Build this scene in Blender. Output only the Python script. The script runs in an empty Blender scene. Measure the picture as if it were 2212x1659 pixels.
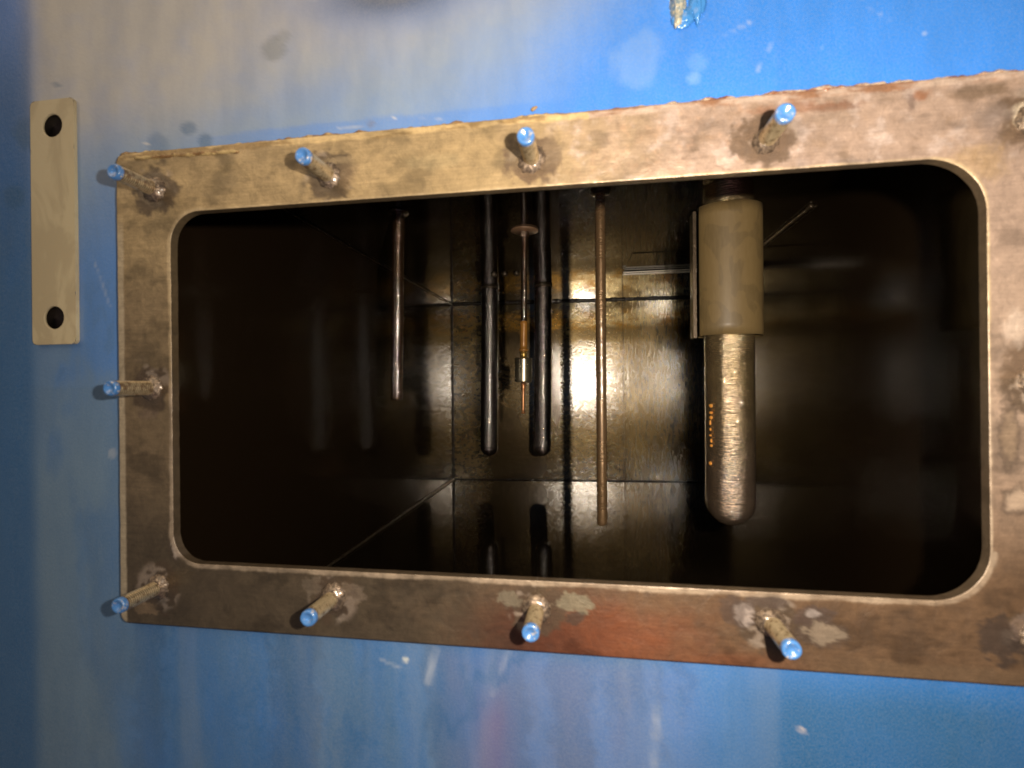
import bpy, bmesh, math, random
from mathutils import Vector, Matrix, noise
random.seed(7)
sc = bpy.context.scene

# ------------------------------------------------------------------ camera
cam_d = bpy.data.cameras.new("camera")
cam = bpy.data.objects.new("camera", cam_d)
sc.collection.objects.link(cam)
R = Vector((0.98795, 0.15441, -0.010596)); U = Vector((0.010528, 0.00126, 0.99994)); F = Vector((-0.154416, 0.988006, 0.00038))
cam.matrix_world = Matrix(((R.x, U.x, -F.x, 0), (R.y, U.y, -F.y, 0), (R.z, U.z, -F.z, 0), (0, 0, 0, 1)))
cam_d.sensor_width = 36.0
cam_d.lens = 1095.9 / 2212 * 36
cam_d.clip_start = 0.01
cam_d.clip_end = 50
cam_d.dof.use_dof = True
cam_d.dof.focus_distance = 0.62
cam_d.dof.aperture_fstop = 8.0
sc.camera = cam

# ------------------------------------------------------------------ light
FLASH = (0.072, -0.004, 0.024)
ld = bpy.data.lights.new("flash_lamp", 'SPOT')
ld.spot_size = math.radians(166)
ld.spot_blend = 1.0
ld.energy = 15
ld.color = (1.0, 0.86, 0.70)
ld.shadow_soft_size = 0.0055
lo = bpy.data.objects.new("flash_lamp", ld)
lo.location = FLASH
lo.rotation_euler = (math.radians(90), 0, 0)
sc.collection.objects.link(lo)

w = bpy.data.worlds.new("World")
sc.world = w
w.use_nodes = True
nt = w.node_tree
nt.nodes.clear()


class NT:
    """tiny node building helper"""
    def __init__(s, tree): s.t = tree
    def n(s, typ, **kw):
        nd = s.t.nodes.new(typ)
        for k, v in kw.items():
            if k == 'ins':
                for a, b in v.items():
                    sock = nd.inputs[a]
                    if hasattr(b, 'is_output'): s.t.links.new(b, sock)
                    else: sock.default_value = b
            else: setattr(nd, k, v)
        return nd
    def math(s, op, a, b=0.0, c=None, clamp=False):
        i = {0: a, 1: b}
        if c is not None: i[2] = c
        return s.n('ShaderNodeMath', operation=op, use_clamp=clamp, ins=i).outputs[0]
    def noise(s, vec, scale, detail=4, rough=0.55, dist=0.0):
        return s.n('ShaderNodeTexNoise', ins={'Vector': vec, 'Scale': scale, 'Detail': detail, 'Roughness': rough, 'Distortion': dist}).outputs[0]
    def ramp(s, v, a, b, x=0.0, y=1.0):
        m = s.n('ShaderNodeMapRange', ins={0: v, 1: a, 2: b, 3: x, 4: y}); m.interpolation_type = 'SMOOTHSTEP'
        return m.outputs[0]
    def mix(s, f, a, b, mode='MIX'):
        m = s.n('ShaderNodeMix', data_type='RGBA', blend_type=mode)
        for sock, v in ((m.inputs[0], f), (m.inputs[6], a), (m.inputs[7], b)):
            if hasattr(v, 'is_output'): s.t.links.new(v, sock)
            else: sock.default_value = v if not isinstance(v, tuple) or len(v) == 4 else (*v, 1)
        return m.outputs[2]
    def mapping(s, vec, scale=(1, 1, 1), loc=(0, 0, 0)):
        return s.n('ShaderNodeMapping', ins={'Vector': vec, 'Scale': scale, 'Location': loc}).outputs[0]


# dim workshop around the camera: warm lit ceiling up and to the left, faint red below, blue-grey rest
h = NT(nt)
tc = nt.nodes.new('ShaderNodeTexCoord')
sx = h.n('ShaderNodeSeparateXYZ', ins={0: tc.outputs['Generated']})
dx, dy, dz = sx.outputs
inv = h.math('MAXIMUM', h.math('MULTIPLY', dy, -1.0), 0.08)
A = h.math('DIVIDE', dx, inv)
B = h.math('DIVIDE', dz, inv)
up = h.math('MULTIPLY', h.ramp(B, 0.28, 0.85), h.ramp(A, 0.35, -0.25))
up = h.math('MULTIPLY', up, h.ramp(A, -1.7, -1.2))
warm = h.mix(up, (0.05, 0.06, 0.075), (2.3, 1.75, 1.15))
redm = h.math('MULTIPLY', h.ramp(B, -0.35, -0.65), h.math('MULTIPLY', h.ramp(A, -0.4, -0.15), h.ramp(A, 0.25, 0.05)))
col = h.mix(redm, warm, (0.35, 0.14, 0.17))
bg = h.n('ShaderNodeBackground', ins={'Color': col, "Strength": 1.0})
out = nt.nodes.new('ShaderNodeOutputWorld')
nt.links.new(bg.outputs[0], out.inputs[0])

sc.view_settings.view_transform = 'Standard'
sc.view_settings.look = 'None'
sc.view_settings.exposure = 0.0
sc.view_settings.gamma = 1.0
sc.render.engine = 'CYCLES'
sc.cycles.use_denoising = True
sc.cycles.max_bounces = 10
sc.cycles.glossy_bounces = 8
sc.cycles.sample_clamp_indirect = 25.0
sc.cycles.blur_glossy = 0.05

# ------------------------------------------------------------------ helpers
def fbm(x, y, z=0.0, octv=4, H=0.65):
    return noise.fractal(Vector((x, y, z)), H, 2.1, octv)      # about -1..1

def ss(a, b, x):
    t = max(0.0, min(1.0, (x - a) / (b - a))) if a != b else float(x > a)
    return t * t * (3 - 2 * t)

def lerp(a, b, t): return tuple(p + (q - p) * t for p, q in zip(a, b))

def link_mesh(name, verts, faces, mat, parent=None, smooth=True, attrs=None):
    me = bpy.data.meshes.new(name)
    me.from_pydata([tuple(v) for v in verts], [], faces)
    me.update()
    if smooth:
        for p in me.polygons: p.use_smooth = True
    me.materials.append(mat)
    for an, data in (attrs or {}).items():
        if isinstance(data[0], tuple):
            at = me.color_attributes.new(an, 'FLOAT_COLOR', 'POINT')
            at.data.foreach_set('color', [c for d in data for c in (*d[:3], 1.0)])
        else:
            at = me.attributes.new(an, 'FLOAT', 'POINT')
            at.data.foreach_set('value', list(data))
    o = bpy.data.objects.new(name, me)
    sc.collection.objects.link(o)
    if parent: o.parent = parent
    return o

def thing(name, label, cat, loc=(0, 0, 0), rot=(0, 0, 0), group=None, kind=None):
    o = bpy.data.objects.new(name, None)
    o.empty_display_size = 0.02
    sc.collection.objects.link(o)
    o.location = loc
    o.rotation_euler = rot
    o['label'] = label
    o['category'] = cat
    if group: o['group'] = group
    if kind: o['kind'] = kind
    return o

def box(name, lo_, hi_, mat, parent=None, bev=0.0):
    bm = bmesh.new()
    bmesh.ops.create_cube(bm, size=1.0)
    for v in bm.verts:
        v.co = Vector([lo_[i] + (v.co[i] + 0.5) * (hi_[i] - lo_[i]) for i in range(3)])
    if bev: bmesh.ops.bevel(bm, geom=bm.edges[:], offset=bev, segments=2, affect='EDGES')
    me = bpy.data.meshes.new(name); bm.to_mesh(me); bm.free()
    me.materials.append(mat)
    o = bpy.data.objects.new(name, me); sc.collection.objects.link(o)
    if parent: o.parent = parent
    return o

def lathe(name, prof, mat, parent=None, axis='Z', seg=40, wob=0.0, wobf=60.0, seed=0.0, smooth=True, cap=True):
    """prof = [(r, t)] ; t along the axis"""
    vs, fs = [], []
    for r, t in prof:
        for k in range(seg):
            a = 2 * math.pi * k / seg
            rr = r
            if wob: rr = r * (1 + wob * fbm(math.cos(a) * r * wobf * 5 + seed, math.sin(a) * r * wobf * 5, t * wobf, 3))
            if axis == 'Z': vs.append((rr * math.cos(a), rr * math.sin(a), t))
            else: vs.append((rr * math.cos(a), t, rr * math.sin(a)))
    n = len(prof)
    for i in range(n - 1):
        for k in range(seg):
            k2 = (k + 1) % seg
            f = (i * seg + k, i * seg + k2, (i + 1) * seg + k2, (i + 1) * seg + k)
            fs.append(f if axis == 'Y' else f[::-1])
    if cap:
        fs.append(tuple(range(seg)) if axis == 'Z' else tuple(range(seg))[::-1])
        e = tuple(range((n - 1) * seg, n * seg))
        fs.append(e[::-1] if axis == 'Z' else e)
    o = link_mesh(name, vs, fs, mat, parent, smooth)
    bm = bmesh.new(); bm.from_mesh(o.data); bmesh.ops.recalc_face_normals(bm, faces=bm.faces); bm.to_mesh(o.data); bm.free()
    return o

def bead(name, pts, rad, mat, parent=None, seg=10, amp=0.3, freq=220.0, seed=0.0):
    """lumpy weld bead along a polyline (dense points)"""
    vs, fs = [], []
    n = len(pts)
    for i, p in enumerate(pts):
        p = Vector(p)
        t = (Vector(pts[min(i + 1, n - 1)]) - Vector(pts[max(i - 1, 0)])).normalized()
        s = t.orthogonal().normalized(); u = t.cross(s)
        for k in range(seg):
            a = 2 * math.pi * k / seg
            d = s * math.cos(a) + u * math.sin(a)
            q = p + d * rad
            r = rad * (1 + amp * fbm(q.x * freq + seed, q.y * freq, q.z * freq, 3) + amp * 0.12 * math.sin(i * 0.9 + 4 * fbm(q.x * 20, q.y * 20, q.z * 20, 2)))
            vs.append(p + d * max(r, rad * 0.3))
    for i in range(n - 1):
        for k in range(seg):
            k2 = (k + 1) % seg
            fs.append((i * seg + k, i * seg + k2, (i + 1) * seg + k2, (i + 1) * seg + k))
    fs.append(tuple(range(seg))[::-1]); fs.append(tuple(range((n - 1) * seg, n * seg)))
    return link_mesh(name, vs, fs, mat, parent)

def dense(a, b, step=0.0012):
    a, b = Vector(a), Vector(b); n = max(2, int((b - a).length / step))
    return [a.lerp(b, i / n) for i in range(n + 1)]

# ------------------------------------------------------------------ materials
def new_mat(name):
    m = bpy.data.materials.new(name); m.use_nodes = True
    t = m.node_tree; t.nodes.clear()
    o = t.nodes.new('ShaderNodeOutputMaterial'); b = t.nodes.new('ShaderNodeBsdfPrincipled')
    t.links.new(b.outputs[0], o.inputs[0])
    return m, NT(t), b

def setp(h, b, **kw):
    names = dict(color='Base Color', metallic='Metallic', rough='Roughness', coat='Coat Weight', coatr='Coat Roughness', coatior='Coat IOR',
                 spec='Specular IOR Level', trans='Transmission Weight', ior='IOR', aniso='Anisotropic', normal='Normal', coatn='Coat Normal', sss='Subsurface Weight')
    for k, v in kw.items():
        s = b.inputs[names[k]]
        if hasattr(v, 'is_output'): h.t.links.new(v, s)
        else: s.default_value = (*v, 1) if isinstance(v, tuple) and len(v) == 3 else v

def bump(h, hgt, strength=0.3, dist=0.001, normal=None):
    ins = {'Height': hgt, 'Strength': strength, 'Distance': dist}
    if normal is not None: ins['Normal'] = normal
    return h.n('ShaderNodeBump', ins=ins).outputs[0]

def objc(h): return h.n('ShaderNodeTexCoord').outputs['Object']

# painted tank front: colour, wear and painted reflections come from the point attributes, fine grain from noise
m_blue, h, b = new_mat("blue_enamel")
c = objc(h)
at = h.n('ShaderNodeAttribute', attribute_name='paint').outputs['Color']
fine = h.noise(c, 900, 3, 0.6)
col = h.mix(h.ramp(fine, 0.3, 0.75, 0.0, 0.16), at, (0.30, 0.33, 0.36))
med = h.noise(h.mapping(c, (1, 1, 0.35)), 38, 5, 0.6)
col = h.mix(h.ramp(med, 0.3, 0.75, 0.0, 0.22), col, (0.01, 0.07, 0.20))
rg = h.n('ShaderNodeAttribute', attribute_name='dull').outputs['Fac']
peel = h.noise(c, 420, 3, 0.5)
wav = h.noise(c, 22, 2, 0.5)
nrm = bump(h, peel, 0.22, 0.0008, bump(h, wav, 0.12, 0.004))
setp(h, b, color=col, rough=h.math('ADD', h.math('MULTIPLY', rg, 0.25), h.ramp(med, 0.2, 0.8, 0.26, 0.36)), normal=nrm, coat=0.5, coatr=0.16)

# flange face
m_frame, h, b = new_mat("oily_flange_steel")
c = objc(h)
at = h.n('ShaderNodeAttribute', attribute_name='steel').outputs['Color']
wet = h.n('ShaderNodeAttribute', attribute_name='wet').outputs['Fac']
n1 = h.noise(c, 260, 5, 0.65)
n2 = h.noise(c, 1100, 3, 0.7)
n3 = h.noise(c, 75, 6, 0.7, 0.8)
scr = h.noise(h.n('ShaderNodeMapping', ins={'Vector': c, 'Rotation': (0, math.radians(4), 0), 'Scale': (14, 1, 260)}).outputs[0], 3.0, 3, 0.6)
v1 = h.math('MULTIPLY', h.ramp(n3, 0.32, 0.68, 0.80, 1.10), h.ramp(n1, 0.3, 0.7, 0.90, 1.08))
v2 = h.math('MULTIPLY', h.ramp(n2, 0.3, 0.7, 0.92, 1.07), h.ramp(scr, 0.35, 0.7, 0.93, 1.08))
vv = h.math('MULTIPLY', v1, v2)
col = h.n('ShaderNodeVectorMath', operation='SCALE', ins={0: at, 'Scale': vv}).outputs[0]
nrm = bump(h, n1, 0.30, 0.0008, bump(h, n2, 0.25, 0.0003, bump(h, n3, 0.4, 0.0016)))
setp(h, b, color=col, metallic=0.30, rough=h.math('SUBTRACT', h.ramp(n3, 0.3, 0.7, 0.56, 0.36), h.math('MULTIPLY', wet, 0.18)),
     normal=nrm, coat=h.math('MULTIPLY', wet, 0.8, clamp=True), coatr=0.22)

def inner_mat(name, colr, rough, metallic, coat, bmp, stretch=(1, 1, 1), coatr=0.09, tint=(0.06, 0.04, 0.02), scl=60, spec=0.5, coatior=1.5, bd=1.0):
    m, h, b = new_mat(name)
    c = objc(h)
    big = h.noise(c, 5.0, 4, 0.6, 0.6)
    med = h.noise(h.mapping(c, stretch), scl, 5, 0.65)
    fin = h.noise(h.mapping(c, stretch), 330, 4, 0.6)
    col = h.mix(h.ramp(big, 0.35, 0.68, 0.0, 0.65), colr, tint)
    col = h.mix(h.ramp(med, 0.4, 0.75, 0.0, 0.35), col, tint)
    nr = bump(h, fin, min(1, bmp), 0.0008 * bd, bump(h, med, min(1, bmp * 0.6), 0.002 * bd))
    cn = bump(h, fin, min(1, bmp * 0.6), 0.0006 * bd, bump(h, big, 0.15, 0.004))
    setp(h, b, color=col, metallic=metallic, rough=h.math('ADD', h.ramp(med, 0.3, 0.7, rough - 0.04, rough + 0.07), 0.0), normal=nr,
         coat=coat, coatr=coatr, coatn=cn, spec=spec, coatior=coatior)
    return m

# back wall: brown oil film over brushed steel with old level marks and a painted flash sheen
def back_mat():
    m, h, b = new_mat("oil_filmed_back_wall")
    c = objc(h)
    s = h.n('ShaderNodeSeparateXYZ', ins={0: c})
    big = h.noise(h.mapping(c, (1.0, 1, 0.8)), 6.0, 3, 0.5, 0.2)
    col = h.mix(h.ramp(big, 0.35, 0.68), (0.25, 0.18, 0.08), (0.11, 0.075, 0.030))
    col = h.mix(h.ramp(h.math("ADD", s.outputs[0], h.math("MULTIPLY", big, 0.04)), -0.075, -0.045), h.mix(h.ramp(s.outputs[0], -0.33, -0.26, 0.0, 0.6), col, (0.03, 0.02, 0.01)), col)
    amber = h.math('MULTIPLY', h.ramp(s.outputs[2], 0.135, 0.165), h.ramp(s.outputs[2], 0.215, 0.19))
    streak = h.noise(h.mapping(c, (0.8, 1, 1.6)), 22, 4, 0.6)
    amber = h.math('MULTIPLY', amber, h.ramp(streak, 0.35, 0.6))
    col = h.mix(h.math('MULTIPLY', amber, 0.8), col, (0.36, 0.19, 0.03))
    band = h.math('MULTIPLY', h.ramp(s.outputs[2], 0.150, 0.172), h.math('MULTIPLY', h.ramp(s.outputs[0], -0.075, -0.05), h.ramp(streak, 0.62, 0.40)))  # flash sheen on the upper wall, painted in as a pale band
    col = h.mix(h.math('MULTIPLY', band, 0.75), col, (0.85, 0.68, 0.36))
    # strokes of a wiping rag, slanting
    rot = h.n('ShaderNodeMapping', ins={'Vector': c, 'Rotation': (0, math.radians(-18), 0), 'Scale': (9, 1, 1.3)}).outputs[0]
    wipe = h.noise(h.mapping(c, (0.8, 1, 1.2)), 90, 4, 0.6, 0.3)
    rot2 = h.n('ShaderNodeMapping', ins={'Vector': c, 'Rotation': (0, math.radians(62), 0), 'Scale': (7, 1, 1.3)}).outputs[0]
    wipe2 = h.noise(rot2, 28, 5, 0.7, 0.4)
    side = h.ramp(s.outputs[0], 0.03, 0.12)
    wp = h.n('ShaderNodeMix', ins={0: side, 2: wipe, 3: wipe2}).outputs[0]
    fin = h.noise(h.mapping(c, (0.7, 1, 1.5)), 230, 4, 0.65)
    hg = h.math('ADD', h.math('MULTIPLY', wp, 0.35), h.math('MULTIPLY', fin, 0.65))
    nr = bump(h, hg, 0.55, 0.0016)
    # smooth glossy film between the level marks, rough below them
    lvl = h.math('ADD', s.outputs[2], h.math('MULTIPLY', h.noise(c, 25, 3), 0.03))
    smooth_up = h.ramp(lvl, 0.125, 0.145)
    nmix = h.math('SUBTRACT', 0.62, h.math('MULTIPLY', smooth_up, 0.52))
    nr = h.n('ShaderNodeBump', ins={'Height': hg, 'Strength': nmix, 'Distance': 0.0013}).outputs[0]
    cn = bump(h, hg, 0.5, h.math('SUBTRACT', 0.0009, h.math('MULTIPLY', smooth_up, 0.0006)), bump(h, big, 0.12, 0.006))
    setp(h, b, color=col, metallic=0.96, rough=h.ramp(wp, 0.3, 0.7, 0.25, 0.30), normal=nr, coat=1.0, coatr=0.095, coatior=2.3, coatn=cn)
    return m

m_back = back_mat()
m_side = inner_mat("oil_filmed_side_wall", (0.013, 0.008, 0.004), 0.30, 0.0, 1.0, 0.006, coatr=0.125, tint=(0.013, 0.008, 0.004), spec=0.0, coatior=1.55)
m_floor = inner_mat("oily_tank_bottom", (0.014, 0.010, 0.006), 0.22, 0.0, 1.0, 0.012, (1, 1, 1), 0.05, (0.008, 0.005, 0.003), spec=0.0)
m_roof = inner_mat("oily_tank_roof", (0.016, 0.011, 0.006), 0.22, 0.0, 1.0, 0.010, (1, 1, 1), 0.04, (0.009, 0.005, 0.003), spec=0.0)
m_weldin = inner_mat("oily_weld", (0.16, 0.12, 0.08), 0.35, 0.7, 0.6, 0.5, (1, 1, 1), 0.15, (0.02, 0.012, 0.006), 200)
m_dark = inner_mat("black_oily_steel", (0.028, 0.018, 0.012), 0.35, 0.5, 0.8, 0.5, (1, 1, 1), 0.12, (0.008, 0.005, 0.003), 200)
m_tube = inner_mat("dark_oily_tube", (0.26, 0.21, 0.19), 0.14, 0.97, 1.0, 1.0, (0.2, 0.2, 1.3), 0.06, (0.06, 0.045, 0.035), 120, coatior=2.6, bd=2.2)
m_pipe = inner_mat("brown_oily_pipe", (0.13, 0.075, 0.038), 0.18, 0.75, 1.0, 1.0, (0.2, 0.2, 1.6), 0.06, (0.05, 0.022, 0.01), 90, coatior=2.6, bd=2.0)
m_rod = inner_mat("tarnished_copper_rod", (0.25, 0.16, 0.08), 0.28, 0.5, 1.0, 0.7, (1, 1, 1.5), 0.05, (0.17, 0.10, 0.05), 50, coatior=2.2)
m_copper = inner_mat("copper", (0.55, 0.25, 0.11), 0.35, 0.8, 0.4, 0.2, (1, 1, 2), 0.15, (0.35, 0.15, 0.06), 120)
m_brass = inner_mat("brass", (0.62, 0.42, 0.12), 0.3, 0.8, 0.5, 0.2, (1, 1, 1), 0.12, (0.45, 0.28, 0.07), 150)
m_amber = inner_mat("amber_plastic", (0.50, 0.24, 0.05), 0.3, 0.1, 0.9, 0.25, (1, 1, 1), 0.12, (0.2, 0.08, 0.015), 150)
m_disc = inner_mat("tan_fibre_disc", (0.24, 0.14, 0.075), 0.5, 0.0, 0.3, 0.4, (1, 1, 1), 0.3, (0.16, 0.09, 0.05), 120)
m_floatm = inner_mat("float_steel", (0.42, 0.38, 0.27), 0.28, 0.9, 0.4, 0.1, (1, 1, 1), 0.1, (0.25, 0.2, 0.13), 60)

# big gauge tube: finely rippled oily steel
m_big, h, b = new_mat("rippled_oily_tube")
c = objc(h)
s = h.n('ShaderNodeSeparateXYZ', ins={0: c})
lowmask = h.ramp(s.outputs[2], -0.22, -0.36)
rip = h.noise(h.mapping(c, (0.22, 0.22, 1.25)), 560, 3, 0.6, 0.3)
med = h.noise(c, 60, 4, 0.6)
col = h.mix(lowmask, (0.74, 0.55, 0.28), (0.50, 0.37, 0.27))
col = h.mix(h.ramp(med, 0.4, 0.7, 0.0, 0.45), col, (0.30, 0.21, 0.12))
setp(h, b, color=col, metallic=0.85, rough=0.19, normal=bump(h, rip, 1.0, 0.0018), coat=1.0, coatr=0.06, coatior=2.6, coatn=bump(h, rip, 1.0, 0.0018))

m_sleeve, h, b = new_mat("tan_plastic_sleeve")
c = objc(h)
med = h.noise(h.mapping(c, (1, 1, 0.7)), 28, 2, 0.4, 1.2)
col = h.mix(h.ramp(med, 0.50, 0.53), (0.175, 0.120, 0.048), (0.140, 0.097, 0.040))
fib = h.noise(h.mapping(c, (1, 1, 0.2)), 400, 3, 0.6)
col = h.mix(h.ramp(fib, 0.3, 0.7, 0.0, 0.25), col, (0.23, 0.165, 0.075))
setp(h, b, color=col, rough=0.55, normal=bump(h, fib, 0.08, 0.0005), coat=0.15, coatr=0.3)

m_dot, h, b = new_mat("orange_dot_gloss")
setp(h, b, color=(0.95, 0.42, 0.08), rough=0.3, coat=0.6, coatr=0.1, sss=0.0)

# mounting strip
m_strip, h, b = new_mat("tan_primer")
c = objc(h)
n1 = h.noise(h.mapping(c, (1, 1, 0.5)), 32, 4, 0.6, 0.8)
n2 = h.noise(c, 500, 3, 0.6)
col = h.mix(h.ramp(n1, 0.42, 0.56), (0.45, 0.385, 0.245), (0.37, 0.31, 0.195))
col = h.mix(h.ramp(n2, 0.35, 0.75, 0.0, 0.2), col, (0.45, 0.33, 0.18))
setp(h, b, color=col, rough=0.5, normal=bump(h, n1, 0.2, 0.001, bump(h, n2, 0.1, 0.0005)), coat=0.2, coatr=0.25)
m_hole_shade, h, b = new_mat("hole_shade")
setp(h, b, color=(0.010, 0.007, 0.007), rough=0.8, spec=0.1)  # near-black colour stands in for the shade inside the holes

# studs
m_stud, h, b = new_mat("zinc_stud")
c = objc(h)
n1 = h.noise(c, 330, 4, 0.7)
n2 = h.noise(c, 120, 3, 0.6)
col = h.mix(h.ramp(n1, 0.48, 0.66), (0.66, 0.53, 0.33), (0.32, 0.22, 0.12))
col = h.mix(h.ramp(n2, 0.55, 0.68, 0.0, 0.7), col, (0.18, 0.08, 0.035))
s = h.n('ShaderNodeSeparateXYZ', ins={0: c})
rad = h.math('SQRT', h.math('ADD', h.math('MULTIPLY', s.outputs[0], s.outputs[0]), h.math('MULTIPLY', s.outputs[2], s.outputs[2])))
col = h.mix(h.ramp(rad, 0.00455, 0.0042, 0.0, 0.85), col, (0.10, 0.06, 0.03))
setp(h, b, color=col, metallic=0.75, rough=0.30, normal=bump(h, n1, 0.2, 0.0003), coat=0.6, coatr=0.15)
m_tip, h, b = new_mat("blue_stud_paint")
c = objc(h)
n1 = h.noise(h.n('ShaderNodeVectorMath', operation='ADD', ins={0: c, 1: h.n('ShaderNodeObjectInfo').outputs['Location']}).outputs[0], 330, 4, 0.7)
col = h.mix(h.ramp(n1, 0.56, 0.64, 0.0, 0.75), (0.055, 0.17, 0.42), (0.46, 0.42, 0.36))
setp(h, b, color=col, rough=0.3, normal=bump(h, n1, 0.25, 0.0004), coat=0.9, coatr=0.12)
m_collar, h, b = new_mat("burnt_weld")
c = objc(h)
n1 = h.noise(c, 420, 5, 0.7)
col = h.mix(h.ramp(n1, 0.4, 0.62), (0.08, 0.058, 0.042), (0.27, 0.20, 0.14))
setp(h, b, color=col, metallic=0.5, rough=0.32, normal=bump(h, n1, 0.8, 0.0008), coat=0.8, coatr=0.15)
m_bead, h, b = new_mat("rusty_weld_bead")
c = objc(h)
s = h.n('ShaderNodeSeparateXYZ', ins={0: c})
n1 = h.noise(h.mapping(c, (0.45, 1, 1)), 110, 5, 0.7)
n2 = h.noise(c, 480, 4, 0.7)
right = h.ramp(s.outputs[0], -0.05, 0.10)
ca = h.mix(right, (0.52, 0.38, 0.17), (0.48, 0.37, 0.28))
cb = h.mix(right, (0.22, 0.12, 0.045), (0.22, 0.085, 0.04))
col = h.mix(h.ramp(n1, 0.44, 0.56), ca, cb)
col = h.mix(h.ramp(n2, 0.55, 0.7, 0.0, 0.6), col, (0.09, 0.05, 0.03))
setp(h, b, color=col, metallic=0.2, rough=0.45, normal=bump(h, n2, 0.8, 0.0008), coat=0.4, coatr=0.2)
m_chip, h, b = new_mat("rust_chip")
setp(h, b, color=(0.26, 0.17, 0.08), rough=0.6)

# ------------------------------------------------------------------ the tank
OX0, OX1, OZ = -0.2772, 0.2050, 0.1170          # opening in the flange
FX0, FX1, FZ = -0.3186, 0.2465, 0.1596          # outer edge of the flange
YF = 0.300                                       # flange face
YW = 0.306                                       # painted tank wall
TX0, TX1, TZ0, TZ1 = -0.393, 0.289, -0.271, 0.231
DB, EB = 1.427, 0.0386                           # back wall y = DB + EB * x

tank = thing('oil_tank', 'blue enamelled steel tank with a dark oily inside seen through the opening', 'tank', (0, YW, 0))
T = lambda x, y, z: (x, y - YW, z)

def rr(cx, cz, hw, hh, rads, n_side, n_arc):
    """rounded rectangle sampled with matched parameters, starting at the right side, going round"""
    pts = []
    if not isinstance(rads, (tuple, list)): rads = (rads,) * 4
    cs = []
    for (ux, uz), r_, a_ in zip(((1, 1), (-1, 1), (-1, -1), (1, -1)), rads, (0, 90, 180, 270)):
        cs.append(((cx + ux * (hw - r_), cz + uz * (hh - r_)), a_))
    for i, ((px, pz), a0) in enumerate(cs):
        r = rads[i]
        for k in range(n_arc + 1):
            a = math.radians(a0 + 90 * k / n_arc)
            pts.append((px + r * math.cos(a), pz + r * math.sin(a)))
        (qx, qz), b0 = cs[(i + 1) % 4]
        r2 = rads[(i + 1) % 4]; s = pts[-1]; e = (qx + r2 * math.cos(math.radians(b0)), qz + r2 * math.sin(math.radians(b0)))
        ns = n_side[i]
        for k in range(1, ns): pts.append((s[0] + (e[0] - s[0]) * k / ns, s[1] + (e[1] - s[1]) * k / ns))
    return pts

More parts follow.
